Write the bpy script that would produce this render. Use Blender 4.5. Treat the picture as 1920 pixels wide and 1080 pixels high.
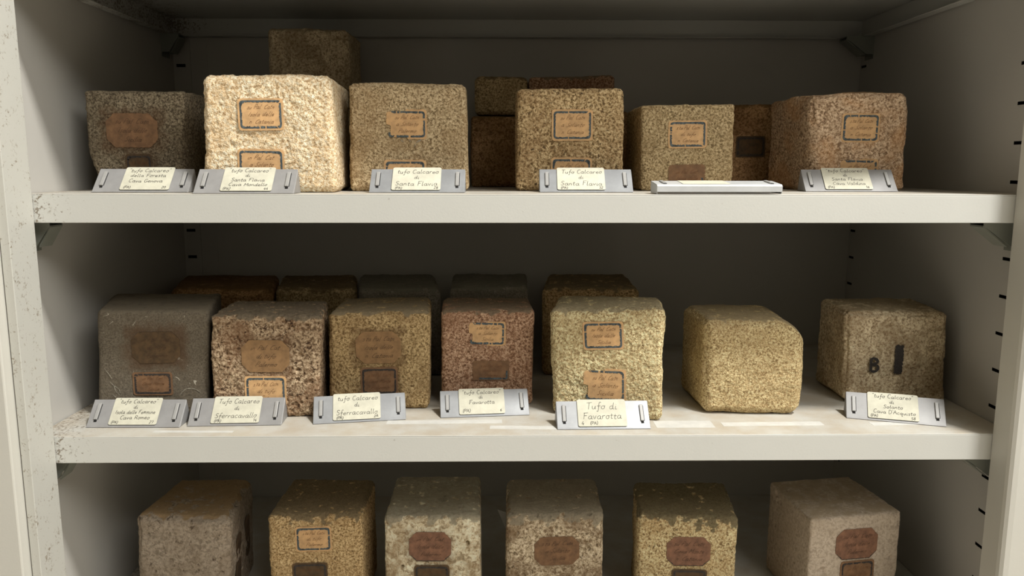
import bpy, bmesh, math, random
import numpy as np
from mathutils import Vector, Matrix

for o in list(bpy.data.objects): bpy.data.objects.remove(o)
scene = bpy.context.scene
C = scene.collection
random.seed(7)

# ------------------------------------------------------------------ camera
PITCH, ROLL, YAW = .1532, .0012, .0142
cy_, sy_ = math.cos(YAW), math.sin(YAW)
fw = Vector((sy_*math.cos(PITCH), cy_*math.cos(PITCH), -math.sin(PITCH)))
rt = Vector((cy_, -sy_, 0)); up = rt.cross(fw)
r2 = math.cos(ROLL)*rt + math.sin(ROLL)*up
u2 = -math.sin(ROLL)*rt + math.cos(ROLL)*up
cam = bpy.data.cameras.new('camera'); cam.lens = 1480/1920*36; cam.sensor_width = 36
cam.clip_start = .02
camo = bpy.data.objects.new('camera', cam); C.objects.link(camo)
M = Matrix((r2, u2, -fw)).transposed().to_4x4(); M.translation = (-.0261, -.7493, .0264)
camo.matrix_world = M
scene.camera = camo

# ------------------------------------------------------------------ light
w = bpy.data.worlds.new('world'); scene.world = w; w.use_nodes = True
w.node_tree.nodes['Background'].inputs[0].default_value = (1.0, .94, .85, 1)
w.node_tree.nodes['Background'].inputs[1].default_value = .12
def area(name, loc, target, sx, sy, power, col):
    l = bpy.data.lights.new(name, 'AREA'); l.shape = 'RECTANGLE'; l.size = sx; l.size_y = sy
    l.energy = power; l.color = col
    o = bpy.data.objects.new(name, l); C.objects.link(o); o.location = loc
    d = Vector(target)-Vector(loc); o.rotation_euler = d.to_track_quat('-Z', 'Y').to_euler()
    return o
area('ceiling_lamp', (.95, -.80, 1.93), (0, 0, -.2), .30, .10, 84, (1, .985, .945))
def fill_spot(name, loc, power, half):
    l = bpy.data.lights.new(name, 'SPOT'); l.energy = power; l.spot_size = math.radians(2*half); l.spot_blend = .35
    l.shadow_soft_size = .08; l.color = (1, .975, .93)
    o = bpy.data.objects.new(name, l); C.objects.link(o); o.location = loc; return o
area('fill_light', (1.45, -1.70, 1.50), (0, 0, -.1), 2.0, .5, 46, (1, .985, .945))  # added soft fill, no lamp known here; lifts the unlit stone fronts
for x_ in (-.6, .9):
    fill_spot('floor_bounce_fill', (x_, -2.4, 2.05), 300, 38)  # added unseen spots, their bounce off the floor fills the stone fronts
vs = scene.view_settings
vs.view_transform = 'Standard'; vs.look = 'None'; vs.gamma = 1; vs.use_curve_mapping = False
vs.exposure = -.20

# ------------------------------------------------------------------ helpers
def lin(c):
    return tuple([(v/255/12.92 if v/255 <= .04045 else ((v/255+.055)/1.055)**2.4) for v in c])+(1,)
def new_mesh_obj(name, verts, faces, mat, parent=None, smooth=False):
    me = bpy.data.meshes.new(name); me.from_pydata([tuple(v) for v in verts], [], faces); me.update()
    if smooth: me.polygons.foreach_set('use_smooth', [True]*len(me.polygons))
    me.materials.append(mat)
    o = bpy.data.objects.new(name, me); C.objects.link(o)
    if parent: o.parent = parent
    return o
def tag(o, label=None, cat=None, group=None, kind=None):
    if label: o['label'] = label
    if cat: o['category'] = cat
    if group: o['group'] = group
    if kind: o['kind'] = kind
    return o
class MB:
    """collects shapes into one mesh"""
    def __init__(s): s.v = []; s.f = []
    def box(s, a, b):
        n = len(s.v); (x0, y0, z0), (x1, y1, z1) = a, b
        s.v += [(x0,y0,z0),(x1,y0,z0),(x1,y1,z0),(x0,y1,z0),(x0,y0,z1),(x1,y0,z1),(x1,y1,z1),(x0,y1,z1)]
        s.f += [tuple(n+i for i in q) for q in ((3,2,1,0),(4,5,6,7),(0,1,5,4),(1,2,6,5),(2,3,7,6),(3,0,4,7))]
        return s
    def prism(s, pts, d):
        """pts: planar 3D polygon, d: extrusion vector"""
        n = len(s.v); k = len(pts); d = Vector(d)
        pts = [Vector(p) for p in pts]
        s.v += [tuple(p) for p in pts]+[tuple(p+d) for p in pts]
        s.f.append(tuple(range(n+k-1, n-1, -1))); s.f.append(tuple(range(n+k, n+2*k)))
        for i in range(k):
            j = (i+1) % k; s.f.append((n+i, n+j, n+k+j, n+k+i))
        return s
    def build(s, name, mat, parent=None, bevel=0, seg=2):
        o = new_mesh_obj(name, s.v, s.f, mat, parent)
        bm = bmesh.new(); bm.from_mesh(o.data); bmesh.ops.recalc_face_normals(bm, faces=bm.faces)
        bm.to_mesh(o.data); bm.free()
        if bevel:
            m = o.modifiers.new('bevel', 'BEVEL'); m.width = bevel; m.segments = seg; m.limit_method = 'ANGLE'
            m.harden_normals = False
        return o

# ------------------------------------------------------------------ materials
def mat_new(name):
    m = bpy.data.materials.new(name); m.use_nodes = True
    nt = m.node_tree; return m, nt, nt.nodes['Principled BSDF']
def node(nt, t, **kw):
    n = nt.nodes.new(t)
    for k, v in kw.items():
        if k.startswith('i_'): n.inputs[k[2:].replace('_', ' ')].default_value = v
        else: setattr(n, k, v)
    return n
def ramp(nt, src, stops, interp='LINEAR'):
    r = nt.nodes.new('ShaderNodeValToRGB'); r.color_ramp.interpolation = interp
    el = r.color_ramp.elements
    while len(el) < len(stops): el.new(.5)
    for e, (p, c) in zip(el, stops):
        e.position = p; e.color = c if len(c) == 4 else tuple(c)+(1,)
    nt.links.new(src, r.inputs[0]); return r.outputs[0]
def mix(nt, fac, a, b, mode='MIX'):
    m = nt.nodes.new('ShaderNodeMix'); m.data_type = 'RGBA'; m.blend_type = mode
    for i, v in ((0, fac), (6, a), (7, b)):
        if isinstance(v, (int, float)): m.inputs[i].default_value = v
        elif isinstance(v, tuple): m.inputs[i].default_value = v
        else: nt.links.new(v, m.inputs[i])
    return m.outputs[2]
def noise(nt, vec, scale, detail=2, rough=.5, dist=0):
    n = node(nt, 'ShaderNodeTexNoise'); n.inputs['Scale'].default_value = scale
    n.inputs['Detail'].default_value = detail; n.inputs['Roughness'].default_value = rough
    n.inputs['Distortion'].default_value = dist
    nt.links.new(vec, n.inputs['Vector']); return n.outputs[0]
def mathn(nt, op, a, b=None, c=None, clamp=False):
    m = nt.nodes.new('ShaderNodeMath'); m.operation = op; m.use_clamp = clamp
    for i, v in enumerate((a, b, c)):
        if v is None: continue
        if isinstance(v, (int, float)): m.inputs[i].default_value = v
        else: nt.links.new(v, m.inputs[i])
    return m.outputs[0]
def K(v): return (v, v, v, 1)
BLACK, WHITE = K(0), K(1)

def painted_metal(name, col, rough=.45, speck=None, dust=None):
    """light grey enamel; speck: chipped paint/rust near x < limit; dust: beige grime on upward faces"""
    m, nt, b = mat_new(name)
    tc = node(nt, 'ShaderNodeTexCoord').outputs['Object']
    big = noise(nt, tc, 6, 3, .6)
    c = mix(nt, big, lin(tuple(v*.96 for v in col)), lin(col))
    if dust:
        g = node(nt, 'ShaderNodeNewGeometry'); s = node(nt, 'ShaderNodeSeparateXYZ'); nt.links.new(g.outputs['True Normal'], s.inputs[0])
        upf = mathn(nt, 'GREATER_THAN', s.outputs[2], .8)
        d = ramp(nt, noise(nt, tc, 26, 5, .65), [(.36, K(.25)), (.62, WHITE)])
        c = mix(nt, mathn(nt, 'MULTIPLY', mathn(nt, 'MULTIPLY', upf, d), dust[1]), c, lin(dust[0]))
        gr = ramp(nt, noise(nt, tc, 420, 2, .6), [(.66, BLACK), (.74, WHITE)])
        c = mix(nt, mathn(nt, 'MULTIPLY', mathn(nt, 'MULTIPLY', upf, gr), .35), c, lin((120, 100, 75)))
    if speck:
        x0, x1, col2, off = speck
        s = node(nt, 'ShaderNodeSeparateXYZ'); nt.links.new(tc, s.inputs[0])
        mr = node(nt, 'ShaderNodeMapRange'); mr.inputs[1].default_value = x0; mr.inputs[2].default_value = x1
        mr.inputs[3].default_value = .0; mr.inputs[4].default_value = 1; nt.links.new(s.outputs[0], mr.inputs[0])
        n1 = noise(nt, tc, 330, 3, .65, .6); n2 = noise(nt, tc, 60, 2, .5)
        t = mathn(nt, 'ADD', mathn(nt, 'MULTIPLY', n1, .75), mathn(nt, 'MULTIPLY', n2, .3))
        t = mathn(nt, 'ADD', t, mathn(nt, 'ADD', mathn(nt, 'MULTIPLY', mr.outputs[0], -.20), off))
        sp = ramp(nt, t, [(.56, BLACK), (.66, WHITE)])
        c = mix(nt, mathn(nt, 'MULTIPLY', sp, .8), c, lin(col2))
    nt.links.new(c, b.inputs['Base Color']); b.inputs['Roughness'].default_value = rough
    bp = node(nt, 'ShaderNodeBump'); bp.inputs['Strength'].default_value = .06; bp.inputs['Distance'].default_value = .001
    nt.links.new(noise(nt, tc, 500, 2), bp.inputs['Height']); nt.links.new(bp.outputs[0], b.inputs['Normal'])
    return m
M_shelf = painted_metal('shelf_enamel', (200, 200, 194), .42, (-.475, -.40, (104, 88, 66), .055), ((176, 164, 145), .75))
M_wall = painted_metal('cabinet_enamel', (190, 187, 180), .5)
M_stile = painted_metal('stile_enamel', (192, 191, 183), .45, (-.60, -.10, (120, 104, 82), .01))
M_stile2 = painted_metal('door_enamel', (204, 202, 193), .4)
M_bracket = painted_metal('bracket_zinc', (134, 137, 128), .4)
def plain(name, col, rough=.8, metallic=0, var=.0, scale=200):
    m, nt, b = mat_new(name); b.inputs['Roughness'].default_value = rough; b.inputs['Metallic'].default_value = metallic
    tc = node(nt, 'ShaderNodeTexCoord').outputs['Object']
    lo = lin(tuple(v*(1-var) for v in col)); 
    c = mix(nt, ramp(nt, noise(nt, tc, scale, 3, .6), [(.35, BLACK), (.65, WHITE)]), lo, lin(col))
    nt.links.new(c, b.inputs['Base Color']); return m
M_dark = plain('slot_shade_black', (12, 11, 10), .9)  # near black: the shade inside slots and holes put into the colour
M_holder = plain('holder_grey_plastic', (146, 145, 144), .42, 0, .07, 60)
M_holder_alu = plain('holder_pale_metal', (150, 152, 154), .38, .15, .10, 45)
M_holder_white = plain('holder_white', (196, 198, 198), .38, .1, .05, 45)
M_tab = plain('tab_grey', (158, 157, 154), .4, 0, .05, 90)
M_card = plain('yellowed_card', (204, 201, 182), .75, 0, .07, 70)
M_ink = plain('pen_ink', (52, 47, 44), .8)
M_offwhite = plain('off_white', (206, 205, 199), .6, 0, .05, 80)
M_paper = plain('old_tan_paper', (214, 172, 122), .85, 0, .13, 110)
M_paper_br = plain('old_brown_paper', (134, 100, 70), .9, 0, .2, 110)
M_paper_rd = plain('old_red_brown_paper', (140, 100, 76), .85, 0, .2, 120)
M_paper_dk = plain('old_dark_paper', (96, 74, 48), .9, 0, .25, 120)
M_border = plain('blue_grey_print', (92, 102, 104), .85, 0, .4, 300)
M_border_dk = plain('dark_print', (66, 58, 52), .85, 0, .3, 300)
M_script = plain('faded_brown_ink', (104, 68, 38), .85)
M_script_dk = plain('faded_dark_ink', (72, 50, 32), .85)
M_mark = plain('black_stencil_paint', (62, 56, 52), .85, 0, .3, 500)

def stone_mat(name, dark, mid, light, grain=330, blotch=None, bl_amt=.5, bl_scale=22, con=.8, fleck=None, fl_amt=.5, fl_thr=.62, fl_scale=150,
              white=0, dust=(92, 84, 70), bump=.8, hole=None):
    def ds(c, k=.80, g=1.10):
        l = .3*c[0]+.59*c[1]+.11*c[2]
        return tuple(min(245, (l+(v-l)*k)*g) for v in c)
    dark, mid, light = ds(dark, .87, .86), ds(mid, .82, 1.1), ds(light, .77, 1.18)
    dark, light = [tuple(m_+(v-m_)*con for v, m_ in zip(q, mid)) for q in (dark, light)]
    blotch = ds(blotch) if blotch else None; fleck = ds(fleck, .8, 1) if fleck else None
    m, nt, b = mat_new(name)
    tc = node(nt, 'ShaderNodeTexCoord').outputs['Object']
    g = noise(nt, tc, grain*1.5, 4, .72, .5)
    c = ramp(nt, g, [(.40, lin(dark)), (.485, lin(mid)), (.60, lin(light))])
    lg = noise(nt, tc, 45, 3, .6)
    c = mix(nt, ramp(nt, lg, [(.35, K(.34)), (.7, BLACK)]), c, lin(tuple((a+d)/2 for a, d in zip(dark, mid))))
    if blotch:
        bf = ramp(nt, noise(nt, tc, bl_scale, 5, .68, .8), [(.46, BLACK), (.60, WHITE)])
        c = mix(nt, mathn(nt, 'MULTIPLY', bf, bl_amt), c, lin(blotch))
    if fleck:
        ff = ramp(nt, noise(nt, tc, fl_scale, 3, .7, .4), [(fl_thr, BLACK), (fl_thr+.06, WHITE)])
        c = mix(nt, mathn(nt, 'MULTIPLY', ff, fl_amt), c, lin(fleck))
    if white:
        wf = ramp(nt, noise(nt, tc, 120, 2, .55, 1.5), [(.70, BLACK), (.74, WHITE)])
        wz = ramp(nt, noise(nt, tc, 18, 2, .5), [(.45, K(.15)), (.62, WHITE)])
        c = mix(nt, mathn(nt, 'MULTIPLY', mathn(nt, 'MULTIPLY', wf, wz), white), c, lin((205, 198, 180)))
    at1 = node(nt, 'ShaderNodeAttribute', attribute_name='stain').outputs['Fac']
    c = mix(nt, at1, c, lin((84, 58, 36)))
    at2 = node(nt, 'ShaderNodeAttribute', attribute_name='dust').outputs['Fac']
    dc = mix(nt, noise(nt, tc, 90, 3, .6), lin(tuple(v*.85 for v in dust)), lin(tuple(v*1.1 for v in dust)))
    c = mix(nt, at2, c, dc)
    nt.links.new(c, b.inputs['Base Color']); b.inputs['Roughness'].default_value = .93
    b.inputs['Specular IOR Level'].default_value = .2
    h = mathn(nt, 'ADD', noise(nt, tc, grain*1.3, 3, .7), mathn(nt, 'MULTIPLY', noise(nt, tc, grain*3, 2, .6), .5))
    bp = node(nt, 'ShaderNodeBump'); bp.inputs['Strength'].default_value = bump; bp.inputs['Distance'].default_value = .0016
    nt.links.new(h, bp.inputs['Height']); nt.links.new(bp.outputs[0], b.inputs['Normal'])
    return m

# ------------------------------------------------------------------ vectorised noise
def hsh(i, j, k, seed):
    with np.errstate(over='ignore'):
        n = (i.astype(np.int64)*374761393+j.astype(np.int64)*668265263+k.astype(np.int64)*2147483647+seed*1274126177) & 0xffffffff
        n = ((n ^ (n >> 13))*1274126177) & 0xffffffff
        n = ((n ^ (n >> 16))*2246822519) & 0xffffffff
    return ((n ^ (n >> 15)) & 0xffffff)/float(0xffffff)
def vnoise(p, seed):
    f = np.floor(p); t = p-f; t = t*t*(3-2*t); i, j, k = f[:, 0], f[:, 1], f[:, 2]
    r = 0
    for a in (0, 1):
        for b_ in (0, 1):
            for c in (0, 1):
                wgt = (t[:, 0] if a else 1-t[:, 0])*(t[:, 1] if b_ else 1-t[:, 1])*(t[:, 2] if c else 1-t[:, 2])
                r = r+wgt*hsh(i+a, j+b_, k+c, seed)
    return r*2-1
def fbm(p, seed, oct=3, gain=.5):
    r = 0; a = 1; s = 0
    for o in range(oct):
        r = r+a*vnoise(p*2**o, seed+o*17); s += a; a *= gain
    return r/s
def pits(p, seed, dens):
    """depth 0..1 of round holes scattered on a cellular grid"""
    f = np.floor(p); best = np.zeros(len(p))
    for a in (-1, 0, 1):
        for b_ in (-1, 0, 1):
            for c in (-1, 0, 1):
                i, j, k = f[:, 0]+a, f[:, 1]+b_, f[:, 2]+c
                q = np.stack([i+hsh(i, j, k, seed), j+hsh(i, j, k, seed+1), k+hsh(i, j, k, seed+2)], 1)
                rad = .18+.38*hsh(i, j, k, seed+3); on = hsh(i, j, k, seed+4) < dens
                d = np.sqrt(((p-q)**2).sum(1))/rad
                best = np.maximum(best, np.where(on, np.clip(1-d*d, 0, 1), 0))
    return best

# ------------------------------------------------------------------ handwriting, single strokes (x-height 5, cap 10, descender -4)
G = {
'a':'5.5,4 4,5 2,4.6 .8,2.6 1.4,.5 3,.2 4.6,1.6 5.4,4.6;5.4,4.6 5,1.5 5.6,.2 6.8,.6|7','b':'1,10 .8,.4;.9,3.6 3,5 4.8,3.6 4.4,1 2.6,0 .9,.8|6','c':'5,4.2 3.4,5 1.4,4 .8,2 1.8,.3 3.6,.1 5,1|6',
'd':'5,4 3.4,5 1.4,4 .8,2 1.8,.3 3.4,.4 4.8,2;5.6,10 4.9,3 5.4,.2 6.6,.6|7','e':'1,2.4 4.4,3 4.4,4.4 3,5 1.4,4 .9,2 2,.2 4,.2 5.2,1.2|6','f':'5.4,9 4,10 2.9,8.6 2.6,4 2.2,-2.6 1.2,-3.8 .4,-2.6;.4,4.2 5,4.4|5.2',
'g':'5,4 3.4,5 1.4,4 .9,2 2,.4 3.8,1 5,4.6;5,4.6 4.6,-2.6 3,-4 1,-3|6.4','h':'1,10 .8,0;.9,3 3,5 4.4,4 4.5,0|5.8','i':'1.4,5 1.2,.6 2,0 3,.6;1.6,7.6 1.9,7.8|3.4','l':'1.6,10 1.2,1.4 1.8,0 3,.4|3.6',
'm':'.8,5 .8,0;.8,3.4 2.4,5 3.4,4 3.4,0;3.4,3.4 5,5 6.2,4 6.2,.4 7,.2|8','n':'.8,5 .8,0;.8,3.4 2.8,5 4.2,4 4.2,.6 5.2,.2|6','o':'3,5 1.2,4 .8,2 1.8,.2 3.6,.2 4.8,2 4.4,4.2 3,5 4.4,4.6 5.8,4.8|6.2',
'p':'1,5 .8,-4;.9,3.6 3,5 4.8,3.6 4.4,1 2.6,0 .9,.8|6','q':'5,4 3.4,5 1.4,4 .9,2 2,.3 3.8,.8 5,4.6;5,4.6 4.8,-4 6,-3|6.6','r':'.8,5 1,0;1,3.2 2.4,4.8 4.4,4.8|5','s':'4.4,4.6 2.4,5 1.4,3.8 3.4,2.6 4,1 2.4,0 .8,.6|5.2',
't':'2.2,8 1.8,1.2 2.6,0 4,.6;.4,5.2 4.4,5.4|4.8','u':'.8,5 .8,1.4 2,0 3.6,.6 4.6,4.8;4.6,4.8 4.5,.8 5.6,.2|6.4','v':'.6,5 2.2,0 4.4,5|5.4','z':'.8,4.8 4.4,4.8 .8,.2 4.6,.2|5.4','x':'.8,5 4.4,0;4.4,5 .8,0|5.4','y':'.8,5 2.2,1.4 4.4,5 2,-4|5.4',
'C':'6.4,8.4 5,10 2.6,9 1,5.6 1.6,1.6 3.6,.1 6.2,1.4|7.4','F':'1.6,10 1.2,0;.6,9.8 6.6,10.2;1.4,5.4 5,5.6|6.8','S':'6,8.8 4,10 1.8,8.4 2.4,6 5,4.4 5.4,2 3.4,0 .8,1.2|7','T':'.4,9.4 7,10;3.6,9.6 3.2,0|7.2','M':'.8,0 1.6,9.6 4.4,3 7.2,9.8 7.8,0|9',
'G':'6.4,8.4 4.6,10 2,8.8 1,5 2,1 4.4,.2 6,2 6.2,4.6 4,4.4|7.6','H':'1,10 1,0;6,10 6,0;1,5.2 6,5.4|7.4','R':'1,0 1.2,9.8 4.6,10 5.6,8 4.4,5.6 1.2,5.2;2.8,5.4 6.4,0|7.2','I':'1.6,9.6 1.4,0|3.4','D':'1,9.8 1.2,.2 4,.4 6.2,3 6.2,7 4,9.6 .6,9.8|7.4',
'A':'.4,0 3.4,10 6.4,0;1.6,4 5.4,4.2|7.2','P':'1,0 1.2,10 4.6,9.8 5.6,7.6 4.4,5.2 1.2,5|6.4','V':'.6,10 3.4,0 6.6,10|7.2','B':'1,0 1,10 4.4,9.6 4.8,7 1.2,5.4 5.2,4.6 5.4,1.6 3.6,0 1,0|6.6','(':'3,11 1.2,7 1.2,2 3,-2|3.6',')':'.8,11 2.6,7 2.6,2 .8,-2|3.6',
'"':'.8,10.6 .8,8.6;2.4,10.8 2.4,8.8|4',"'":'1.2,10.6 .8,8.4|2.4','.':'1,.4 1.3,0|2.4','0':'3,9.6 1,7 1,2.6 3,0 5,2.6 5,7 3,9.6|6','1':'1.4,7.6 3.2,9.6 3.2,0|5','2':'.8,7.6 2.6,9.6 4.8,8 4,5 .8,.2 5.2,.4|6','3':'.8,8.6 3,9.6 4.6,7.6 2.4,5.2 5,3 3.4,.2 .8,.8|6',
'4':'3.6,9.6 .8,3.6 5.4,3.8;4.2,6 4,0|6','5':'5,9.6 1.6,9.6 1.2,5.4 4,5.6 5,2.6 3,.1 .8,.8|6','6':'4.6,9.6 1.8,6.4 1,2.6 3,0 5,2.4 3.4,5 1.2,3.6|6','7':'.8,9.4 5.2,9.6 2.4,0|6','8':'3,5.2 1.2,7.6 3,9.6 4.8,7.6 3,5.2 1,2.4 3,0 5,2.4 3,5.2|6',' ':'|4.4'}
def glyph(ch):
    s, wd = G[ch].rsplit('|', 1)
    return [[tuple(map(float, p.split(','))) for p in st.split()] for st in s.split(';') if st.strip()], float(wd)
def smooth_line(pts, n=3):
    if len(pts) < 3: return pts
    out = []
    P = [pts[0]]+list(pts)+[pts[-1]]
    for i in range(1, len(P)-2):
        for k in range(n):
            t = k/n; a, b_, c, d = P[i-1:i+3]
            out.append(tuple(.5*((2*b_[q])+(-a[q]+c[q])*t+(2*a[q]-5*b_[q]+4*c[q]-d[q])*t*t+(-a[q]+3*b_[q]-3*c[q]+d[q])*t**3) for q in (0, 1)))
    out.append(pts[-1]); return out
def text_mesh(lines, wd, z, rnd, slant=.12, wscale=1.0):
    """lines: (text, cap height m, x, y baseline, align, max width)"""
    V = []; F = []
    for (t, cap, x, y, al, mw) in lines:
        s = cap/10; gl = [glyph(c) for c in t]; tot = sum(g[1] for g in gl)*s*wscale
        sx = s*wscale*(min(1, mw/tot) if mw else 1); tot = sum(g[1] for g in gl)*sx
        cx = x-(tot/2 if al == 'c' else tot if al == 'r' else 0)
        for strokes, adv in gl:
            dy = rnd.uniform(-.05, .05)*cap; sc = rnd.uniform(.92, 1.08)
            for st in strokes:
                p = smooth_line(st)
                q = [(cx+(a+slant*b_)*sx*1.0, y+dy+b_*s*sc) for a, b_ in p]
                n0 = len(V)
                for i, (a, b_) in enumerate(q):
                    i0, i1 = max(0, i-1), min(len(q)-1, i+1)
                    dx, dy2 = q[i1][0]-q[i0][0], q[i1][1]-q[i0][1]; L = math.hypot(dx, dy2) or 1
                    hw = wd/2*rnd.uniform(.85, 1.15)
                    V += [(a-dy2/L*hw, b_+dx/L*hw, z), (a+dy2/L*hw, b_-dx/L*hw, z)]
                for i in range(len(q)-1): F.append((n0+2*i, n0+2*i+1, n0+2*i+3, n0+2*i+2))
            cx += adv*sx
    return V, F

# ------------------------------------------------------------------ the cabinet
WX, SX = .487, .465          # inner wall, inner edge of the front stiles
ZT, ZM, ZL, ZA = 0, -.2374, -.475, .2306
Z0, PS = -.0663, .0387
cab = bpy.data.objects.new('steel_cabinet', None); C.objects.link(cab); cab.location = (0, 0, -1.348)
tag(cab, 'light grey enamelled steel cabinet holding the shelves of stone cubes', 'cabinet')
def rel(o): o.parent = cab; o.matrix_parent_inverse = Matrix.Translation((0, 0, 1.348)); return o
def wall_panel(name, sx, cols, z0, z1, y0, y1):
    """sheet in the YZ plane at x = sx with real rectangular slots backed by pockets"""
    V = []; F = []; Mi = []
    def quad(a, b_, c, d, m=0):
        n = len(V); V.extend([a, b_, c, d]); F.append((n, n+1, n+2, n+3)); Mi.append(m)
    ys = [y0]; 
    for a, b_ in cols: ys += [a, b_]
    ys.append(y1); sgn = 1 if sx > 0 else -1; t = .006*sgn
    for i in range(len(ys)-1):
        a, b_ = ys[i], ys[i+1]
        if i % 2 == 0: quad((sx, a, z0), (sx, b_, z0), (sx, b_, z1), (sx, a, z1))
        else:
            z = z0
            ks = sorted(Z0-k*PS for k in range(-24, 34) if z0+.02 < Z0-k*PS < z1-.02)
            for zc in ks:
                lo, hi = zc-.0017, zc+.0017
                quad((sx, a, z), (sx, b_, z), (sx, b_, lo), (sx, a, lo))
                quad((sx+t, a, lo), (sx+t, b_, lo), (sx+t, b_, hi), (sx+t, a, hi), 1)
                for p, q in (((a, lo), (b_, lo)), ((b_, lo), (b_, hi)), ((b_, hi), (a, hi)), ((a, hi), (a, lo))):
                    quad((sx, p[0], p[1]), (sx, q[0], q[1]), (sx+t, q[0], q[1]), (sx+t, p[0], p[1]), 1)
                z = hi
            quad((sx, a, z), (sx, b_, z), (sx, b_, z1), (sx, a, z1))
    # outer skin
    quad((sx+t*1.5, y0, z0), (sx+t*1.5, y1, z0), (sx+t*1.5, y1, z1), (sx+t*1.5, y0, z1))
    o = new_mesh_obj(name, V, F, M_wall); o.data.materials.append(M_dark)
    o.data.polygons.foreach_set('material_index', Mi)
    return rel(o)
cols = [(.028, .046), (.386, .401)]
wall_panel('side_panel', -WX, cols[:0], -1.345, .95, 0, .405)
wall_panel('side_panel', WX, cols, -1.345, .95, 0, .405)
rel(MB().box((-.5, .4056, -1.345), (.5, .4076, .95)).build('back_panel', M_wall))
# rear upright in the left corner, its slots facing the doors
V = []; b = MB(); z = -.75
ks = sorted(Z0-k*PS for k in range(-18, 19) if -.73 < Z0-k*PS < .78)
x0, xa, xb, x1 = -.4868, -.483, -.470, -.463
b.box((x0, .4036, -.75), (xa, .4046, .8)); b.box((xb, .4036, -.75), (x1, .4046, .8))
for zc in ks+[.81]:
    lo = min(zc-.0022, .8); b.box((xa, .4036, z), (xb, .4046, lo)); z = zc+.0022
b.box((x1-.001, .4046, -.75), (x1, .4055, .8))
up1 = rel(b.build('corner_upright', M_wall))
rel(MB().box((x0, .4051, -.75), (x1, .4053, .8)).build('upright_backing', M_dark))  # black sheet painted in for the shade behind the slots
rel(MB().box((-.4415, .4046, -.75), (-.4395, .4055, .8)).build('panel_seam', M_wall))
# the aisle in front of the cabinet
M_floor = painted_metal('floor_tile_beige', (214, 206, 192), .5)
M_plaster = painted_metal('plaster_white', (222, 216, 202), .8)
M_opp = painted_metal('far_wall_grey', (96, 92, 86), .7)
tag(MB().box((-3, -3.6, -1.40), (3.9, .44, -1.35)).build('floor', M_floor), kind='structure')
tag(MB().box((-3, -3.6, 2.10), (3.9, .44, 2.15)).build('ceiling', M_plaster), kind='structure')
tag(MB().box((-3, -3.65, -1.35), (3.9, -3.6, 2.10)).build('wall_front', M_opp), kind='structure')
tag(MB().box((-3, .44, -1.35), (3.9, .48, 2.10)).build('wall_back', M_plaster), kind='structure')
# front stiles and doors
def stile(s, yf, wfl):
    b = MB()
    pts = [(s*SX, .0005), (s*SX, yf), (s*(SX+wfl), yf), (s*(SX+wfl), yf+.0012), (s*(SX+.0014), yf+.0012), (s*(SX+.0014), -.0008), (s*WX, -.0008), (s*WX, .0005)]
    n = len(b.v)
    b.prism([(x, y, -1.345) for x, y in pts], (0, 0, 2.295))
    return rel(b.build('front_stile', M_stile, None, .0006))
stile(-1, -.040, .0085)
b = MB()
pts = [(SX, .0005), (SX, -.024), (SX+.001, -.0275), (SX+.0035, -.030), (SX+.008, -.031), (SX+.05, -.031), (SX+.05, -.0298), (SX+.008, -.0298), (SX+.0042, -.0289), (SX+.0021, -.0268), (SX+.0014, -.0235), (SX+.0014, -.0008), (WX, -.0008), (WX, .0005)]
b.prism([(x, y, -1.345) for x, y in pts], (0, 0, 2.295)); rel(b.build('front_stile', M_stile2))
d = MB().box((-.56, -.052, -1.345), (-.4745, -.034, .95)).build('door', M_stile2, None, .0015); rel(d)

# ------------------------------------------------------------------ shelves (inverted trays)
def shelf(z, label, hw=.4858):
    b = MB(); y0, y1, h = .0015, .4032, .0270
    xf = .4646 # the front is notched to clear the stiles
    b.box((-hw, y0, z-.001), (hw, y1, z))
    b.box((-hw, y0, z-h), (hw, y0+.001, z-.001))
    b.box((-hw, y1-.001, z-h), (hw, y1, z-.001))
    for s in (-1, 1):
        b.box((min(s*hw, s*(hw-.001)), y0+.001, z-h), (max(s*hw, s*(hw-.001)), y1-.001, z-.001))
        b.box((min(s*(hw-.001), s*(hw-.014)), y0+.015, z-h), (max(s*(hw-.001), s*(hw-.014)), y1-.015, z-h+.001))
    b.box((-hw+.001, y0+.001, z-h), (hw-.001, y0+.015, z-h+.001))
    b.box((-hw+.001, y1-.015, z-h), (hw-.001, y1-.001, z-h+.001))
    for i, (x, y, zz) in enumerate(b.v): b.v[i] = (x, y, zz-z)
    o = b.build('shelf', M_shelf, None, .0009, 3); o.location = (0, 0, z)
    return tag(o, label, 'shelf', 'steel shelves')
sA = shelf(ZA, 'steel shelf above the top row of stones, seen only from underneath')
sT = shelf(ZT, 'upper white steel shelf at eye level with the largest pale stone near its left')
sM = shelf(ZM, 'middle white steel shelf with seven stones in its front row and its dusty top visible')
sL = shelf(ZL, 'lowest steel shelf, under the six stones cut off by the bottom of the photo')
for (x, y, wx, wy, r) in ((.005, .021, .085, .010, -2), (.163, .030, .060, .022, 0), (.255, .030, .105, .012, 1), (-.085, .040, .12, .012, 1), (-.335, .012, .08, .006, -1), (.385, .030, .055, .010, 3)):
    t = MB().box((-wx/2, -wy/2, 0), (wx/2, wy/2, .00015)).build('clean_patch', M_offwhite, sM)  # thin white pieces standing for patches of clean paint in the dust
    t.location = (x, y+.004, 0); t.rotation_euler = (0, 0, math.radians(r))

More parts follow.
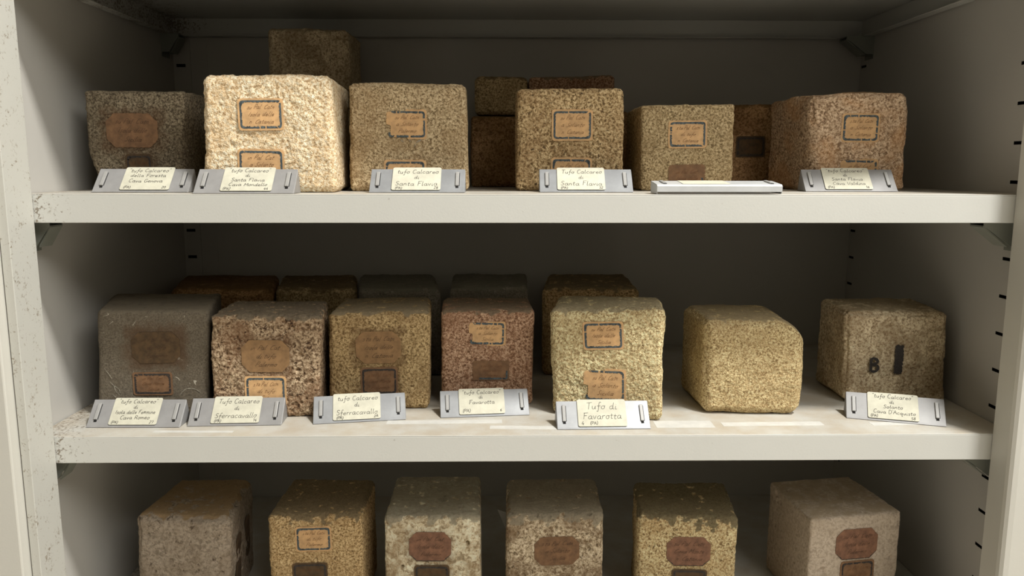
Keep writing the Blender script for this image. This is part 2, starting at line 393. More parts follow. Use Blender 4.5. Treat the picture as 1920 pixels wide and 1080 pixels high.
# ------------------------------------------------------------------ shelf brackets
def bracket(x, y, z, s, label):
    """folded clip: wall plate, two triangular webs and the sloping strip joining them; s = side"""
    b = MB(); t = .0011
    L, H = (.038 if s > 0 else .024), .024
    b.prism([(0, 0, 0), (0, .024, 0), (0, .024, -H-.006), (0, 0, -H-.006)], (-s*t, 0, 0))
    for yy in (0, .024-t):
        b.prism([(-s*t, yy, 0), (-s*L, yy, 0), (-s*L, yy, -.004), (-s*.010, yy, -H), (-s*t, yy, -H)], (0, t, 0))
    b.prism([(-s*L, t, -.004), (-s*(L+.0005), t, -.0055), (-s*.0125, t, -H-.001), (-s*.012, t, -H)], (0, .024-2*t, 0))
    b.prism([(-s*t, t, 0), (-s*L, t, 0), (-s*L, t, -t), (-s*t, t, -t)], (0, .024-2*t, 0))
    o = b.build('shelf_bracket', M_bracket); o.location = (x, y, z)
    return tag(o, label, 'bracket', 'clips under the shelves')
bw = WX-.0003
bracket(-bw, .020, ZT-.0272, -1, 'metal clip under the left end of the upper shelf')
bracket(bw, .020, ZT-.0272, 1, 'dark metal clip under the right end of the upper shelf')
bracket(-bw, .020, ZM-.0272, -1, 'metal clip under the left end of the middle shelf')
bracket(bw, .020, ZM-.0272, 1, 'small dark metal clip under the right end of the middle shelf')
bracket(bw, .366, ZA-.0272, 1, 'dark clip high in the back right corner under the topmost shelf')
bracket(-bw, .366, ZA-.0272, -1, 'dark clip high in the back left corner under the topmost shelf')

# ------------------------------------------------------------------ stones
# origin of the base; eight corners (bottom FL FR BL BR, top FL FR BL BR); paper labels on the front face (u, w, width, height, style)
TABLE = {
 'T1':([-0.4101,0.1525,0.0],[[-0.0512,-0.0525,0.0],[0.0484,-0.0525,0.0],[-0.0509,0.0525,0.0],[0.0538,0.0525,0.0],[-0.0509,-0.0525,0.1045],[0.0538,-0.0525,0.1037],[-0.0509,0.0525,0.1045],[0.0538,0.0525,0.1037]],[(0.471,0.604,0.0534,0.0352,'oct'),(0.531,0.213,0.0247,0.029,'brownframe')]),
 'T2':([-0.2566,0.1004,0.0],[[-0.0632,-0.0604,0.0],[0.068,-0.0544,0.0],[-0.065,0.0544,0.0],[0.0601,0.0604,0.0],[-0.0595,-0.0604,0.1144],[0.0656,-0.0544,0.1144],[-0.065,0.0544,0.1144],[0.0601,0.0604,0.1144]],[(0.446,0.665,0.04,0.027,'blue'),(0.435,0.239,0.0414,0.027,'blue')]),
 'T3':([-0.1241,0.1405,0.0],[[-0.0609,-0.0545,0.0],[0.0647,-0.0505,0.0],[-0.0625,0.0505,0.0],[0.0587,0.0545,0.0],[-0.0591,-0.0545,0.1114],[0.0622,-0.0505,0.1105],[-0.0625,0.0505,0.1114],[0.0587,0.0545,0.1105]],[(0.489,0.623,0.038,0.0266,'worn'),(0.469,0.156,0.04,0.0271,'blue')]),
 'T4':([0.0477,0.1525,0.0],[[-0.0573,-0.0525,0.0],[0.0576,-0.0525,0.0],[-0.0564,0.0525,0.0],[0.0562,0.0525,0.0],[-0.0564,-0.0525,0.1068],[0.0562,-0.0525,0.1076],[-0.0564,0.0525,0.1068],[0.0562,0.0525,0.1076]],[(0.515,0.646,0.0395,0.0287,'blue'),(0.51,0.179,0.0398,0.0287,'blue')]),
 'T5':([0.1745,0.1625,0.0],[[-0.0497,-0.0525,0.0],[0.0502,-0.0525,0.0],[-0.0504,0.0525,0.0],[0.05,0.0525,0.0],[-0.0504,-0.0525,0.0909],[0.05,-0.0525,0.0928],[-0.0504,0.0525,0.0909],[0.05,0.0525,0.0928]],[(0.498,0.656,0.0379,0.0259,'blue'),(0.5,0.145,0.0359,0.0263,'wornplain')]),
 'T6':([0.3605,0.169,0.0],[[-0.0418,-0.045,0.0],[0.0564,-0.055,0.0],[-0.062,0.055,0.0],[0.0474,0.045,0.0],[-0.05,-0.045,0.1042],[0.0514,-0.055,0.1047],[-0.062,0.055,0.1042],[0.0474,0.045,0.1047]],[(0.509,0.65,0.0364,0.0273,'blue'),(0.49,0.185,0.0367,0.0272,'worn')]),
 'M1':([-0.4085,0.1235,-0.2374],[[-0.0455,-0.0585,0.0],[0.0698,-0.0555,0.0],[-0.0734,0.0532,0.0],[0.0492,0.0608,0.0],[-0.0379,-0.0585,0.1149],[0.0769,-0.0555,0.1142],[-0.0734,0.0532,0.1149],[0.0492,0.0608,0.1142]],[(0.524,0.654,0.0501,0.0333,'octdim'),(0.496,0.312,0.0377,0.0221,'bluedim')]),
 'M2':([-0.2776,0.1055,-0.2374],[[-0.0539,-0.0475,0.0],[0.0567,-0.0435,0.0],[-0.0548,0.0449,0.0],[0.052,0.046,0.0],[-0.05,-0.0475,0.1115],[0.0657,-0.0435,0.1106],[-0.0548,0.0449,0.1115],[0.052,0.046,0.1106]],[(0.498,0.603,0.0495,0.0343,'octtan'),(0.505,0.262,0.0393,0.029,'blue')]),
 'M3':([-0.1606,0.1337,-0.2374],[[-0.0535,-0.0487,0.0],[0.0557,-0.0457,0.0],[-0.0534,0.0485,0.0],[0.0511,0.0458,0.0],[-0.0508,-0.0487,0.1086],[0.0585,-0.0457,0.1102],[-0.0534,0.0485,0.1086],[0.0511,0.0458,0.1102]],[(0.491,0.64,0.0487,0.0354,'octtan'),(0.502,0.295,0.0364,0.0275,'bluedim')]),
 'M4':([-0.0428,0.1445,-0.2374],[[-0.0495,-0.0445,0.0],[0.0516,-0.0425,0.0],[-0.0527,0.0443,0.0],[0.0506,0.0428,0.0],[-0.0487,-0.0445,0.108],[0.054,-0.0425,0.1075],[-0.0527,0.0443,0.108],[0.0506,0.0428,0.1075]],[(0.493,0.76,0.0369,0.0239,'worn'),(0.541,0.372,0.0366,0.02,'wornplain')]),
 'M5':([0.0914,0.0977,-0.2374],[[-0.0621,-0.0297,0.0],[0.051,-0.0557,0.0],[-0.05,0.0674,0.0],[0.0611,0.0179,0.0],[-0.0654,-0.0297,0.1137],[0.049,-0.0557,0.1211],[-0.05,0.0674,0.1137],[0.0611,0.0179,0.1211]],[(0.471,0.76,0.0389,0.0262,'blue'),(0.483,0.303,0.0403,0.0319,'worn')]),
 'M6':([0.2452,0.1143,-0.2374],[[-0.0542,-0.0483,0.0],[0.0525,-0.0543,0.0],[-0.0572,0.0495,0.0],[0.0589,0.0531,0.0],[-0.0559,-0.0483,0.1035],[0.0494,-0.0543,0.1034],[-0.0572,0.0495,0.1035],[0.0589,0.0531,0.1034]],[]),
 'M7':([0.421,0.1513,-0.2374],[[-0.0612,-0.0473,0.0],[0.0532,-0.0493,0.0],[-0.0588,0.0458,0.0],[0.0668,0.0508,0.0],[-0.0652,-0.0473,0.1054],[0.0491,-0.0493,0.1044],[-0.0588,0.0458,0.1054],[0.0668,0.0508,0.1044]],[]),
 'MB1':([-0.3917,0.2975,-0.2374],[[-0.0499,-0.0625,0.0],[0.0815,-0.0725,0.0],[-0.0825,0.0657,0.0],[0.0509,0.0693,0.0],[-0.0499,-0.0625,0.1115],[0.0815,-0.0725,0.1109],[-0.0825,0.0657,0.1115],[0.0509,0.0693,0.1109]],[]),
 'MB2':([-0.2711,0.2992,-0.2374],[[-0.0393,-0.0642,0.0],[0.0637,-0.0642,0.0],[-0.0642,0.0641,0.0],[0.0398,0.0643,0.0],[-0.0393,-0.0642,0.1114],[0.0637,-0.0642,0.1113],[-0.0642,0.0641,0.1114],[0.0398,0.0643,0.1113]],[]),
 'MB3':([-0.1624,0.2939,-0.2374],[[-0.0405,-0.0689,0.0],[0.0617,-0.0689,0.0],[-0.0634,0.0688,0.0],[0.0423,0.069,0.0],[-0.0405,-0.0689,0.1122],[0.0617,-0.0689,0.1121],[-0.0634,0.0688,0.1122],[0.0423,0.069,0.1121]],[]),
 'MB4':([-0.0416,0.2893,-0.2374],[[-0.0479,-0.0643,0.0],[0.0493,-0.0643,0.0],[-0.0526,0.0692,0.0],[0.0512,0.0594,0.0],[-0.0479,-0.0643,0.1134],[0.0493,-0.0643,0.1147],[-0.0526,0.0692,0.1134],[0.0512,0.0594,0.1147]],[]),
 'MB5':([0.0911,0.2919,-0.2374],[[-0.066,-0.0669,0.0],[0.0569,-0.0669,0.0],[-0.0508,0.0667,0.0],[0.0598,0.067,0.0],[-0.066,-0.0669,0.1133],[0.0569,-0.0669,0.1132],[-0.0508,0.0667,0.1133],[0.0598,0.067,0.1132]],[]),
 'L1':([-0.383,0.1368,-0.475],[[-0.0524,-0.0518,0.0],[0.0492,-0.0588,0.0],[-0.043,0.0561,0.0],[0.0462,0.0544,0.0],[-0.0524,-0.0518,0.1175],[0.0584,-0.0588,0.1164],[-0.043,0.0561,0.1175],[0.0462,0.0544,0.1164]],[]),
 'L2':([-0.2332,0.1331,-0.475],[[-0.0526,-0.0531,0.0],[0.0518,-0.0501,0.0],[-0.051,0.0545,0.0],[0.0518,0.0486,0.0],[-0.0526,-0.0531,0.119],[0.0518,-0.0501,0.1196],[-0.051,0.0545,0.119],[0.0518,0.0486,0.1196]],[(0.483,0.756,0.0365,0.0259,'blue'),(0.433,0.39,0.0356,0.027,'redframe')]),
 'L3':([-0.1034,0.1382,-0.475],[[-0.0534,-0.0582,0.0],[0.055,-0.0582,0.0],[-0.053,0.0579,0.0],[0.0514,0.0585,0.0],[-0.0534,-0.0582,0.117],[0.055,-0.0582,0.1177],[-0.053,0.0579,0.117],[0.0514,0.0585,0.1177]],[(0.473,0.69,0.047,0.0343,'octred'),(0.487,0.378,0.036,0.0257,'redframe')]),
 'L4':([0.0351,0.1337,-0.475],[[-0.0556,-0.0537,0.0],[0.0541,-0.0507,0.0],[-0.0542,0.0559,0.0],[0.0557,0.0486,0.0],[-0.0556,-0.0537,0.117],[0.0541,-0.0507,0.1188],[-0.0542,0.0559,0.117],[0.0557,0.0486,0.1188]],[(0.519,0.63,0.0505,0.0339,'octdim2')]),
 'L5':([0.1878,0.1265,-0.475],[[-0.062,-0.0465,0.0],[0.0497,-0.0525,0.0],[-0.0504,0.0482,0.0],[0.0627,0.0509,0.0],[-0.062,-0.0465,0.1168],[0.0497,-0.0525,0.1159],[-0.0504,0.0482,0.1168],[0.0627,0.0509,0.1159]],[(0.519,0.646,0.0486,0.0344,'octred'),(0.535,0.35,0.0357,0.0232,'redframe')]),
 'L6':([0.3677,0.1355,-0.475],[[-0.0491,-0.0615,0.0],[0.0621,-0.0435,0.0],[-0.0595,0.0452,0.0],[0.0464,0.0598,0.0],[-0.0491,-0.0615,0.1135],[0.0621,-0.0435,0.1148],[-0.0595,0.0452,0.1135],[0.0464,0.0598,0.1148]],[(0.513,0.7,0.0514,0.0362,'octred'),(0.537,0.373,0.0383,0.0302,'frame')]),
 'TB1':([-0.2658,0.3175,0.097],[[-0.05,-0.0475,0.0],[0.05,-0.0475,0.0],[-0.05,0.0475,0.0],[0.05,0.0475,0.0],[-0.05,-0.0475,0.0984],[0.05,-0.0475,0.0981],[-0.05,0.0475,0.0984],[0.05,0.0475,0.0981]],[]),
 'TB1b':([-0.2631,0.3025,0.0],[[-0.0507,-0.0525,0.0],[0.0507,-0.0525,0.0],[-0.0507,0.0525,0.0],[0.0507,0.0525,0.0],[-0.0507,-0.0525,0.1144],[0.0507,-0.0525,0.1147],[-0.0507,0.0525,0.1144],[0.0507,0.0525,0.1147]],[]),
 'TB2':([-0.0243,0.314,0.09],[[-0.0344,-0.044,0.0],[0.0317,-0.046,0.0],[-0.0317,0.046,0.0],[0.0344,0.044,0.0],[-0.0344,-0.044,0.0483],[0.0317,-0.046,0.047],[-0.0317,0.046,0.0483],[0.0344,0.044,0.047]],[]),
 'TB2b':([-0.028,0.31,0.0],[[-0.036,-0.05,0.0],[0.036,-0.05,0.0],[-0.036,0.05,0.0],[0.036,0.05,0.0],[-0.036,-0.05,0.0867],[0.036,-0.05,0.0875],[-0.036,0.05,0.0867],[0.036,0.05,0.0875]],[]),
 'TB3':([0.064,0.322,0.096],[[-0.0544,-0.05,0.0],[0.0544,-0.05,0.0],[-0.0544,0.05,0.0],[0.0544,0.05,0.0],[-0.0544,-0.05,0.0415],[0.0544,-0.05,0.0444],[-0.0544,0.05,0.0415],[0.0544,0.05,0.0444]],[]),
 'TB3b':([0.0758,0.3099,0.0],[[-0.0547,-0.0549,0.0],[0.0593,-0.0499,0.0],[-0.0593,0.0499,0.0],[0.0547,0.0549,0.0],[-0.0547,-0.0549,0.0937],[0.0593,-0.0499,0.0949],[-0.0593,0.0499,0.0937],[0.0547,0.0549,0.0949]],[]),
 'TB4':([0.2769,0.29,0.0],[[-0.0467,-0.05,0.0],[0.0467,-0.05,0.0],[-0.0467,0.05,0.0],[0.0467,0.05,0.0],[-0.0467,-0.05,0.1015],[0.0467,-0.05,0.1023],[-0.0467,0.05,0.1015],[0.0467,0.05,0.1023]],[(0.568,0.495,0.0332,0.0228,'dim')]),
}
OVR = dict(TB1b=.0966, TB2b=.0888, TB3b=.0946)
for i in (3, 7): TABLE['M7'][1][i][0] = .0605
for k, h in OVR.items():
    for i in (4, 5, 6, 7): TABLE[k][1][i][2] = h
# worn papers: extra plain marks handled apart
def build_stone(key, name, N, mat, seed, r=.006, wav=.0012, grain=.0006, gsc=330, pit=(0, 120, 0), chip=.003, halo=None, dustedge=.002, sidelabels=(), csoft=None):
    org, Cn, labels = TABLE[key]; Cn = np.array(Cn)
    dims = np.array([abs(Cn[1, 0]-Cn[0, 0]), np.hypot(*(Cn[2, :2]-Cn[0, :2])), Cn[4, 2]])
    rng = np.arange(N+1); A, B = np.meshgrid(rng, rng, indexing='ij'); K_ = []; 
    base = N+1
    def key3(i, j, k): return (i*base+j)*base+k
    Q = []
    Z = np.zeros_like(A)
    for ax in range(3):
        for side in (0, N):
            c3 = [None]*3; c3[ax] = Z+side; oth = [q for q in range(3) if q != ax]; c3[oth[0]] = A; c3[oth[1]] = B
            kk = key3(*c3)
            q = np.stack([kk[:-1, :-1], kk[1:, :-1], kk[1:, 1:], kk[:-1, 1:]], -1).reshape(-1, 4)
            flip = (side == 0) ^ (ax == 1)
            if flip: q = q[:, ::-1]
            Q.append(q)
    Q = np.concatenate(Q); uk, inv = np.unique(Q, return_inverse=True); faces = inv.reshape(-1, 4)
    i = uk//(base*base); j = (uk//base) % base; k = uk % base
    U = np.stack([i, j, k], 1)/N
    # cosine-ish spacing keeps enough vertices along the rounded edges
    p = U*dims
    rr = r
    ins = np.clip(p, rr, dims-rr); dv = p-ins; L = np.linalg.norm(dv, axis=1, keepdims=True)+1e-12
    nrm = dv/L; p = ins+nrm*rr
    # corner softening of the whole block
    sp = p+np.array([seed*3.1, seed*1.7, seed*.9])
    d = wav*fbm(sp*28, seed, 2)
    damp = np.ones(len(p)); stain = np.zeros(len(p))
    front = nrm[:, 1] < -.5
    for (u, wv, lw, lh, st) in labels:
        dx = (np.abs(p[:, 0]-u*dims[0])-lw/2); dz = (np.abs(p[:, 2]-wv*dims[2])-lh/2)
        dd = np.hypot(np.maximum(dx, 0), np.maximum(dz, 0))
        damp = np.where(front, np.minimum(damp, np.clip(dd/.004, .0, 1)), damp)
        if halo:
            nn = fbm(sp*170, seed+5, 2)*.006
            s_ = np.clip(1-(dd+nn)/halo[0], 0, 1)*halo[1]
            if halo[2] is None or st in halo[2]: stain = np.where(front, np.maximum(stain, s_), stain)
    d = d*damp
    g1 = fbm(sp*gsc, seed+40, 2, .6); g2 = fbm(sp*gsc*.45, seed+60, 2)
    d += grain*(g1*1.0+g2*.8)*np.clip(damp, .0, 1)
    if pit[0]:
        pt = pits(sp*pit[1], seed+90, pit[2])
        d -= pit[0]*np.sqrt(pt)*damp
    # chipped edges and corners
    e = np.sort(np.minimum(p, dims-p), axis=1)[:, 1]
    ch = np.clip(fbm(sp*75, seed+120, 3)*.5+.45, 0, 1)**2
    d -= chip*np.exp(-(e/.0045)**2)*ch*1.6
    low = p[:, 2] < .003
    p = p+nrm*d[:, None]
    p[:, 2] = np.maximum(p[:, 2], .0002)
    U = p/dims
    u, v, wv = U[:, 0:1], U[:, 1:2], U[:, 2:3]
    P = ((1-wv)*((1-v)*((1-u)*Cn[0]+u*Cn[1])+v*((1-u)*Cn[2]+u*Cn[3])) + wv*((1-v)*((1-u)*Cn[4]+u*Cn[5])+v*((1-u)*Cn[6]+u*Cn[7])))
    if csoft is not None: P = csoft(P, dims, U)
    me = bpy.data.meshes.new(name)
    me.vertices.add(len(P)); me.vertices.foreach_set('co', P.astype(np.float32).ravel())
    nf = len(faces); me.loops.add(nf*4); me.loops.foreach_set('vertex_index', faces.astype(np.int32).ravel())
    me.polygons.add(nf); me.polygons.foreach_set('loop_start', np.arange(0, nf*4, 4, dtype=np.int32))
    me.polygons.foreach_set('use_smooth', np.ones(nf, bool))
    me.update(calc_edges=True); me.validate()
    dz = dims[2]-(p[:, 2]); 
    dn = fbm(sp*130, seed+200, 3)*dustedge*2.2
    dust = np.clip((dustedge+dn-dz)/.0012, 0, 1)*.85
    for nm, arr in (('stain', stain), ('dust', dust)):
        a = me.attributes.new(nm, 'FLOAT', 'POINT'); a.data.foreach_set('value', arr.astype(np.float32))
    me.materials.append(mat)
    o = bpy.data.objects.new(name, me); C.objects.link(o); o.location = org
    # labels
    for (u_, w_, lw, lh, st) in labels:
        def F(uu, ww):
            return (1-ww)*((1-uu)*Cn[0]+uu*Cn[1])+ww*((1-uu)*Cn[4]+uu*Cn[5])
        X = Vector(F(u_+.1, w_)-F(u_-.1, w_)).normalized(); Yv = Vector(F(u_, w_+.1)-F(u_, w_-.1)); Yv = (Yv-X*Yv.dot(X)).normalized()
        paper_label(o, Vector(F(u_, w_)), X, Yv, lw, lh, st, seed)
    for (u_, w_, lw, lh, st) in sidelabels:      # on the right-hand face, u_ runs front to back
        def F(uu, ww):
            return (1-ww)*((1-uu)*Cn[1]+uu*Cn[3])+ww*((1-uu)*Cn[5]+uu*Cn[7])
        X = Vector(F(u_+.1, w_)-F(u_-.1, w_)).normalized(); Yv = Vector(F(u_, w_+.1)-F(u_, w_-.1)); Yv = (Yv-X*Yv.dot(X)).normalized()
        paper_label(o, Vector(F(u_, w_))+X.cross(Yv)*.0010, X, Yv, lw, lh, st, seed)
    return o

def outline(w, h, kind, rnd, jit=.00022):
    hw, hh = w/2, h/2
    if kind == 'oct':
        c = min(w, h)*.24; k = [(-hw+c, -hh), (hw-c, -hh), (hw, -hh+c), (hw, hh-c), (hw-c, hh), (-hw+c, hh), (-hw, hh-c), (-hw, -hh+c)]
    else:
        c = min(w, h)*.10; k = [(-hw+c, -hh), (hw-c, -hh), (hw-.3*c, -hh+.3*c), (hw, -hh+c), (hw, hh-c), (hw-.3*c, hh-.3*c), (hw-c, hh), (-hw+c, hh), (-hw+.3*c, hh-.3*c), (-hw, hh-c), (-hw, -hh+c), (-hw+.3*c, -hh+.3*c)]
    out = []
    for i in range(len(k)):
        a, b_ = k[i], k[(i+1) % len(k)]; L = math.hypot(b_[0]-a[0], b_[1]-a[1]); n = max(1, int(L/.0011))
        for q in range(n):
            t = q/n; out.append((a[0]+(b_[0]-a[0])*t+rnd.uniform(-jit, jit), a[1]+(b_[1]-a[1])*t+rnd.uniform(-jit, jit)))
    return out
WORDS = [['s.ta Pal. Catn', 'in Pal. Cat.', 'su Pal. Catn'], ['Cava Monte', 'di tufo', 'Isola delle', 'a Solanto'], ['Palermo', 'Sicilia', 'n. Catania']]
def paper_label(parent, c, X, Y, w, h, st, seed):
    rnd = random.Random(seed*31+int(c.z*1e4))
    Zv = X.cross(Y)
    e = rnd.uniform(-.02, .02); X2 = (X+Y*e).normalized(); Y2 = Zv.cross(X2)
    Mx = Matrix((X2, Y2, Zv)).transposed().to_4x4(); Mx.translation = c+Zv*.0004
    octo = st.startswith('oct'); 
    pm = {'oct': M_paper_br, 'octdim': M_paper_dk, 'octdim2': M_paper_br, 'octtan': M_paper_br, 'octred': M_paper_rd, 'blue': M_paper, 'worn': M_paper, 'wornplain': M_paper_br,
          'bluedim': M_paper_br, 'brownframe': M_paper_dk, 'redframe': M_paper_dk, 'frame': M_paper_br, 'dim': M_paper_dk}[st]
    if st == 'octtan': pm = M_paper_tan
    pts = outline(w*(1.0 if octo else 1.10), h*(1.0 if octo else 1.14), 'oct' if octo else 'rect', rnd, .0004 if st in ('worn', 'wornplain', 'oct') else .0002)
    if st == 'worn':     # a torn corner
        pts = [(x*(.80 if (x < 0 and y < 0) else 1), y*(.86 if x < 0 else 1)) for x, y in pts]
    b = MB(); b.prism([(x, y, 0) for x, y in pts], (0, 0, .00025))
    po = b.build('paper_label', pm, parent); po.matrix_local = Mx
    # printed border
    if st not in ('oct', 'octdim', 'octdim2', 'octtan'):
        bm_ = M_border if st in ('blue', 'worn', 'wornplain') else M_border_dk
        bo = outline(w, h, 'oct' if octo else 'rect', rnd, .00010); bw_ = .0021 if not octo else .0008
        V = []; F = []
        n = len(bo); gap = {}
        sx_, sy_2 = (w-2*bw_)/w, (h-2*bw_)/h
        for i in range(n):
            x, y = bo[i]; x1, y1 = bo[(i+1) % n]
            if octo and y > -h*.30: continue
            if st == 'worn' and (x < -w*.42 and y > -h*.3): continue
            if st == 'wornplain' and (y > h*.0 or x < -w*.4): continue
            if rnd.random() < (.05 if st != 'worn' else .15): continue
            f = rnd.uniform(.75, 1.15)
            def inn(a, b_): return (a-math.copysign(bw_*f*min(1, abs(a)/(w*.40)) if abs(a) > w*.36 else 0, a), b_-math.copysign(bw_*f if abs(b_) > h*.40 else 0, b_))
            k = len(V); a, c2 = inn(x, y), inn(x1, y1)
            V += [(x, y, .0004), (x1, y1, .0004), (c2[0], c2[1], .0004), (a[0], a[1], .0004)]; F.append((k, k+1, k+2, k+3))
        new_mesh_obj('printed_border', V, F, bm_, po)
    # faded script
    cap = h*(.14 if octo else .15); mw = w*(.70 if octo else .66)
    L = [(rnd.choice(WORDS[0]), cap, 0, h*.20, 'c', mw), (rnd.choice(WORDS[1]), cap, 0, -h*.06, 'c', mw), (rnd.choice(WORDS[2]), cap, 0, -h*.32, 'c', mw*.9)]
    V, F = text_mesh(L, .00028 if not octo else .00034, .00042, rnd, .6, 1.1)
    new_mesh_obj('ink_script', V, F, M_script_dk if octo else M_script, po)
    return po
M_paper_tan = plain('old_ochre_paper', (150, 116, 78), .9, 0, .15, 110)

mats = {}
mats['grey_brown'] = stone_mat('tuff_grey_brown', (62, 52, 38), (112, 98, 76), (150, 136, 108), 300, (84, 70, 50), .3, 30, white=.35, dust=(96, 86, 70))
mats['cream'] = stone_mat('tuff_cream', (165, 128, 84), (216, 190, 146), (240, 222, 184), 260, (196, 156, 104), .35, 26, fleck=(134, 92, 54), fl_amt=.45, fl_thr=.66, fl_scale=240, dust=(150, 116, 84), bump=1.0)
mats['tan'] = stone_mat('tuff_tan', (108, 84, 52), (168, 142, 101), (202, 180, 138), 300, (150, 118, 76), .35, 30, fleck=(90, 66, 40), fl_amt=.5, fl_thr=.66, fl_scale=300, white=.25, dust=(120, 104, 78))
mats['shelly'] = stone_mat('tuff_shelly_tan', (92, 66, 36), (170, 138, 90), (208, 182, 132), 240, (140, 104, 62), .35, 34, fleck=(60, 42, 24), fl_amt=.8, fl_thr=.60, fl_scale=210, dust=(120, 98, 70), bump=1.0)
mats['olive'] = stone_mat('tuff_olive_tan', (104, 82, 50), (160, 134, 90), (196, 172, 126), 280, (136, 108, 66), .3, 28, fleck=(110, 76, 44), fl_amt=.4, fl_thr=.66, fl_scale=260, dust=(110, 92, 66))
mats['rosy'] = stone_mat('tuff_rosy_tan', (116, 84, 56), (176, 142, 106), (212, 184, 148), 250, (186, 130, 74), .5, 14, fleck=(116, 76, 48), fl_amt=.4, fl_thr=.64, fl_scale=220, dust=(126, 98, 66))
mats['slate'] = stone_mat('stone_fine_grey', (80, 71, 58), (100, 90, 74), (122, 110, 92), 420, (84, 72, 56), .3, 16, white=.75, dust=(120, 110, 94), bump=.25, con=.5)
mats['pitted'] = stone_mat('tuff_pitted_brown', (84, 62, 42), (150, 122, 90), (196, 172, 136), 200, (116, 78, 48), .55, 24, fleck=(62, 38, 22), fl_amt=.9, fl_thr=.585, fl_scale=170, dust=(110, 100, 84), bump=1.0)
mats['ochre'] = stone_mat('tuff_ochre', (104, 78, 44), (160, 130, 82), (196, 168, 116), 260, (124, 92, 52), .35, 24, fleck=(84, 58, 32), fl_amt=.55, fl_thr=.63, fl_scale=240, dust=(128, 116, 94))
mats['red'] = stone_mat('tuff_reddish', (100, 64, 42), (158, 116, 84), (200, 166, 132), 270, (130, 84, 54), .4, 20, fleck=(74, 48, 32), fl_amt=.55, fl_thr=.64, fl_scale=230, white=.2, dust=(120, 106, 86))
mats['straw'] = stone_mat('tuff_straw', (132, 106, 66), (196, 170, 118), (226, 206, 158), 280, (162, 132, 84), .3, 22, fleck=(104, 78, 46), fl_amt=.45, fl_thr=.655, fl_scale=250, dust=(144, 132, 106), bump=1.0)
mats['gold'] = stone_mat('tuff_golden', (128, 100, 60), (190, 160, 106), (222, 198, 146), 330, (150, 118, 72), .3, 20, fleck=(98, 70, 40), fl_amt=.5, fl_thr=.66, fl_scale=330, dust=(150, 134, 104), bump=1.0)
mats['dun'] = stone_mat('tuff_dun', (130, 106, 74), (196, 172, 134), (222, 200, 164), 240, (122, 94, 58), .5, 26, fleck=(74, 54, 34), fl_amt=.6, fl_thr=.66, fl_scale=190, dust=(150, 134, 106), con=.7)
mats['taupe'] = stone_mat('tuff_taupe', (112, 98, 80), (146, 130, 110), (172, 156, 134), 160, (110, 90, 66), .35, 26, fleck=(72, 54, 38), fl_amt=.75, fl_thr=.62, fl_scale=110, dust=(150, 124, 88), con=.45)
mats['yellow'] = stone_mat('tuff_yellow', (118, 88, 48), (186, 150, 96), (216, 186, 134), 300, (150, 112, 62), .3, 24, fleck=(84, 56, 30), fl_amt=.65, fl_thr=.62, fl_scale=260, dust=(118, 104, 80), bump=1.0)
mats['vuggy'] = stone_mat('limestone_vuggy', (140, 116, 82), (200, 182, 146), (226, 212, 180), 120, (136, 106, 66), .6, 30, fleck=(86, 64, 40), fl_amt=.6, fl_thr=.64, fl_scale=150, dust=(150, 142, 122), bump=1.0, con=.7)
mats['mottled'] = stone_mat('limestone_mottled', (116, 92, 64), (176, 154, 120), (210, 192, 160), 200, (112, 84, 54), .75, 26, fleck=(66, 48, 30), fl_amt=.7, fl_thr=.62, fl_scale=180, dust=(146, 136, 116), bump=1.0)
mats['straw2'] = stone_mat('tuff_straw_dark', (116, 88, 50), (192, 162, 110), (224, 200, 150), 260, (170, 132, 76), .35, 18, fleck=(60, 44, 26), fl_amt=.7, fl_thr=.62, fl_scale=240, dust=(108, 98, 74), bump=1.0)
mats['chalk'] = stone_mat('limestone_pinkish', (146, 128, 106), (172, 154, 132), (196, 180, 158), 200, (156, 136, 110), .4, 16, fleck=(104, 82, 60), fl_amt=.6, fl_thr=.71, fl_scale=120, white=.3, dust=(170, 152, 126), bump=.2, con=.4)
mats['rust'] = stone_mat('tuff_rust', (110, 76, 42), (158, 116, 70), (186, 142, 92), 260, (110, 72, 36), .4, 24, dust=(120, 92, 58))
mats['greyslab'] = stone_mat('stone_pale_grey', (96, 90, 78), (134, 126, 112), (158, 150, 134), 300, (110, 100, 84), .4, 20, fleck=(64, 52, 38), fl_amt=.6, fl_thr=.66, fl_scale=60, dust=(128, 124, 110), con=.6)

def chamfer_right(P, dims, U):
    # the top right edge of this block is worn away in a long slope
    u, z = U[:, 0], U[:, 2]
    t = np.clip((u-.70)/.30, 0, 1); P = P.copy()
    P[:, 2] -= .017*t**2.2*np.clip((z-.55)/.45, 0, 1)
    t2 = np.clip((.30-z)/.30, 0, 1); P[:, 0] -= .006*t2**2*np.clip((u-.7)/.3, 0, 1)
    P[:, 0] += .010*t2**2*np.clip((.4-U[:, 1])/.4, 0, 1)*np.clip((.25-u)/.25, 0, 1)*0
    return P
def taper_left(P, dims, U):
    # the lower left corner of this block is bevelled inwards
    t = np.clip((.38-U[:, 2])/.38, 0, 1)*np.clip((.4-U[:, 0])/.4, 0, 1); P = P.copy(); P[:, 0] += .012*t; return P
FRONT_T, FRONT_M, FRONT_L = 'stones in the front row of the upper shelf', 'stones in the front row of the middle shelf', 'stones on the lowest shelf'
BACK_T, BACK_M = 'stones standing at the back of the upper shelf', 'stones standing at the back of the middle shelf'
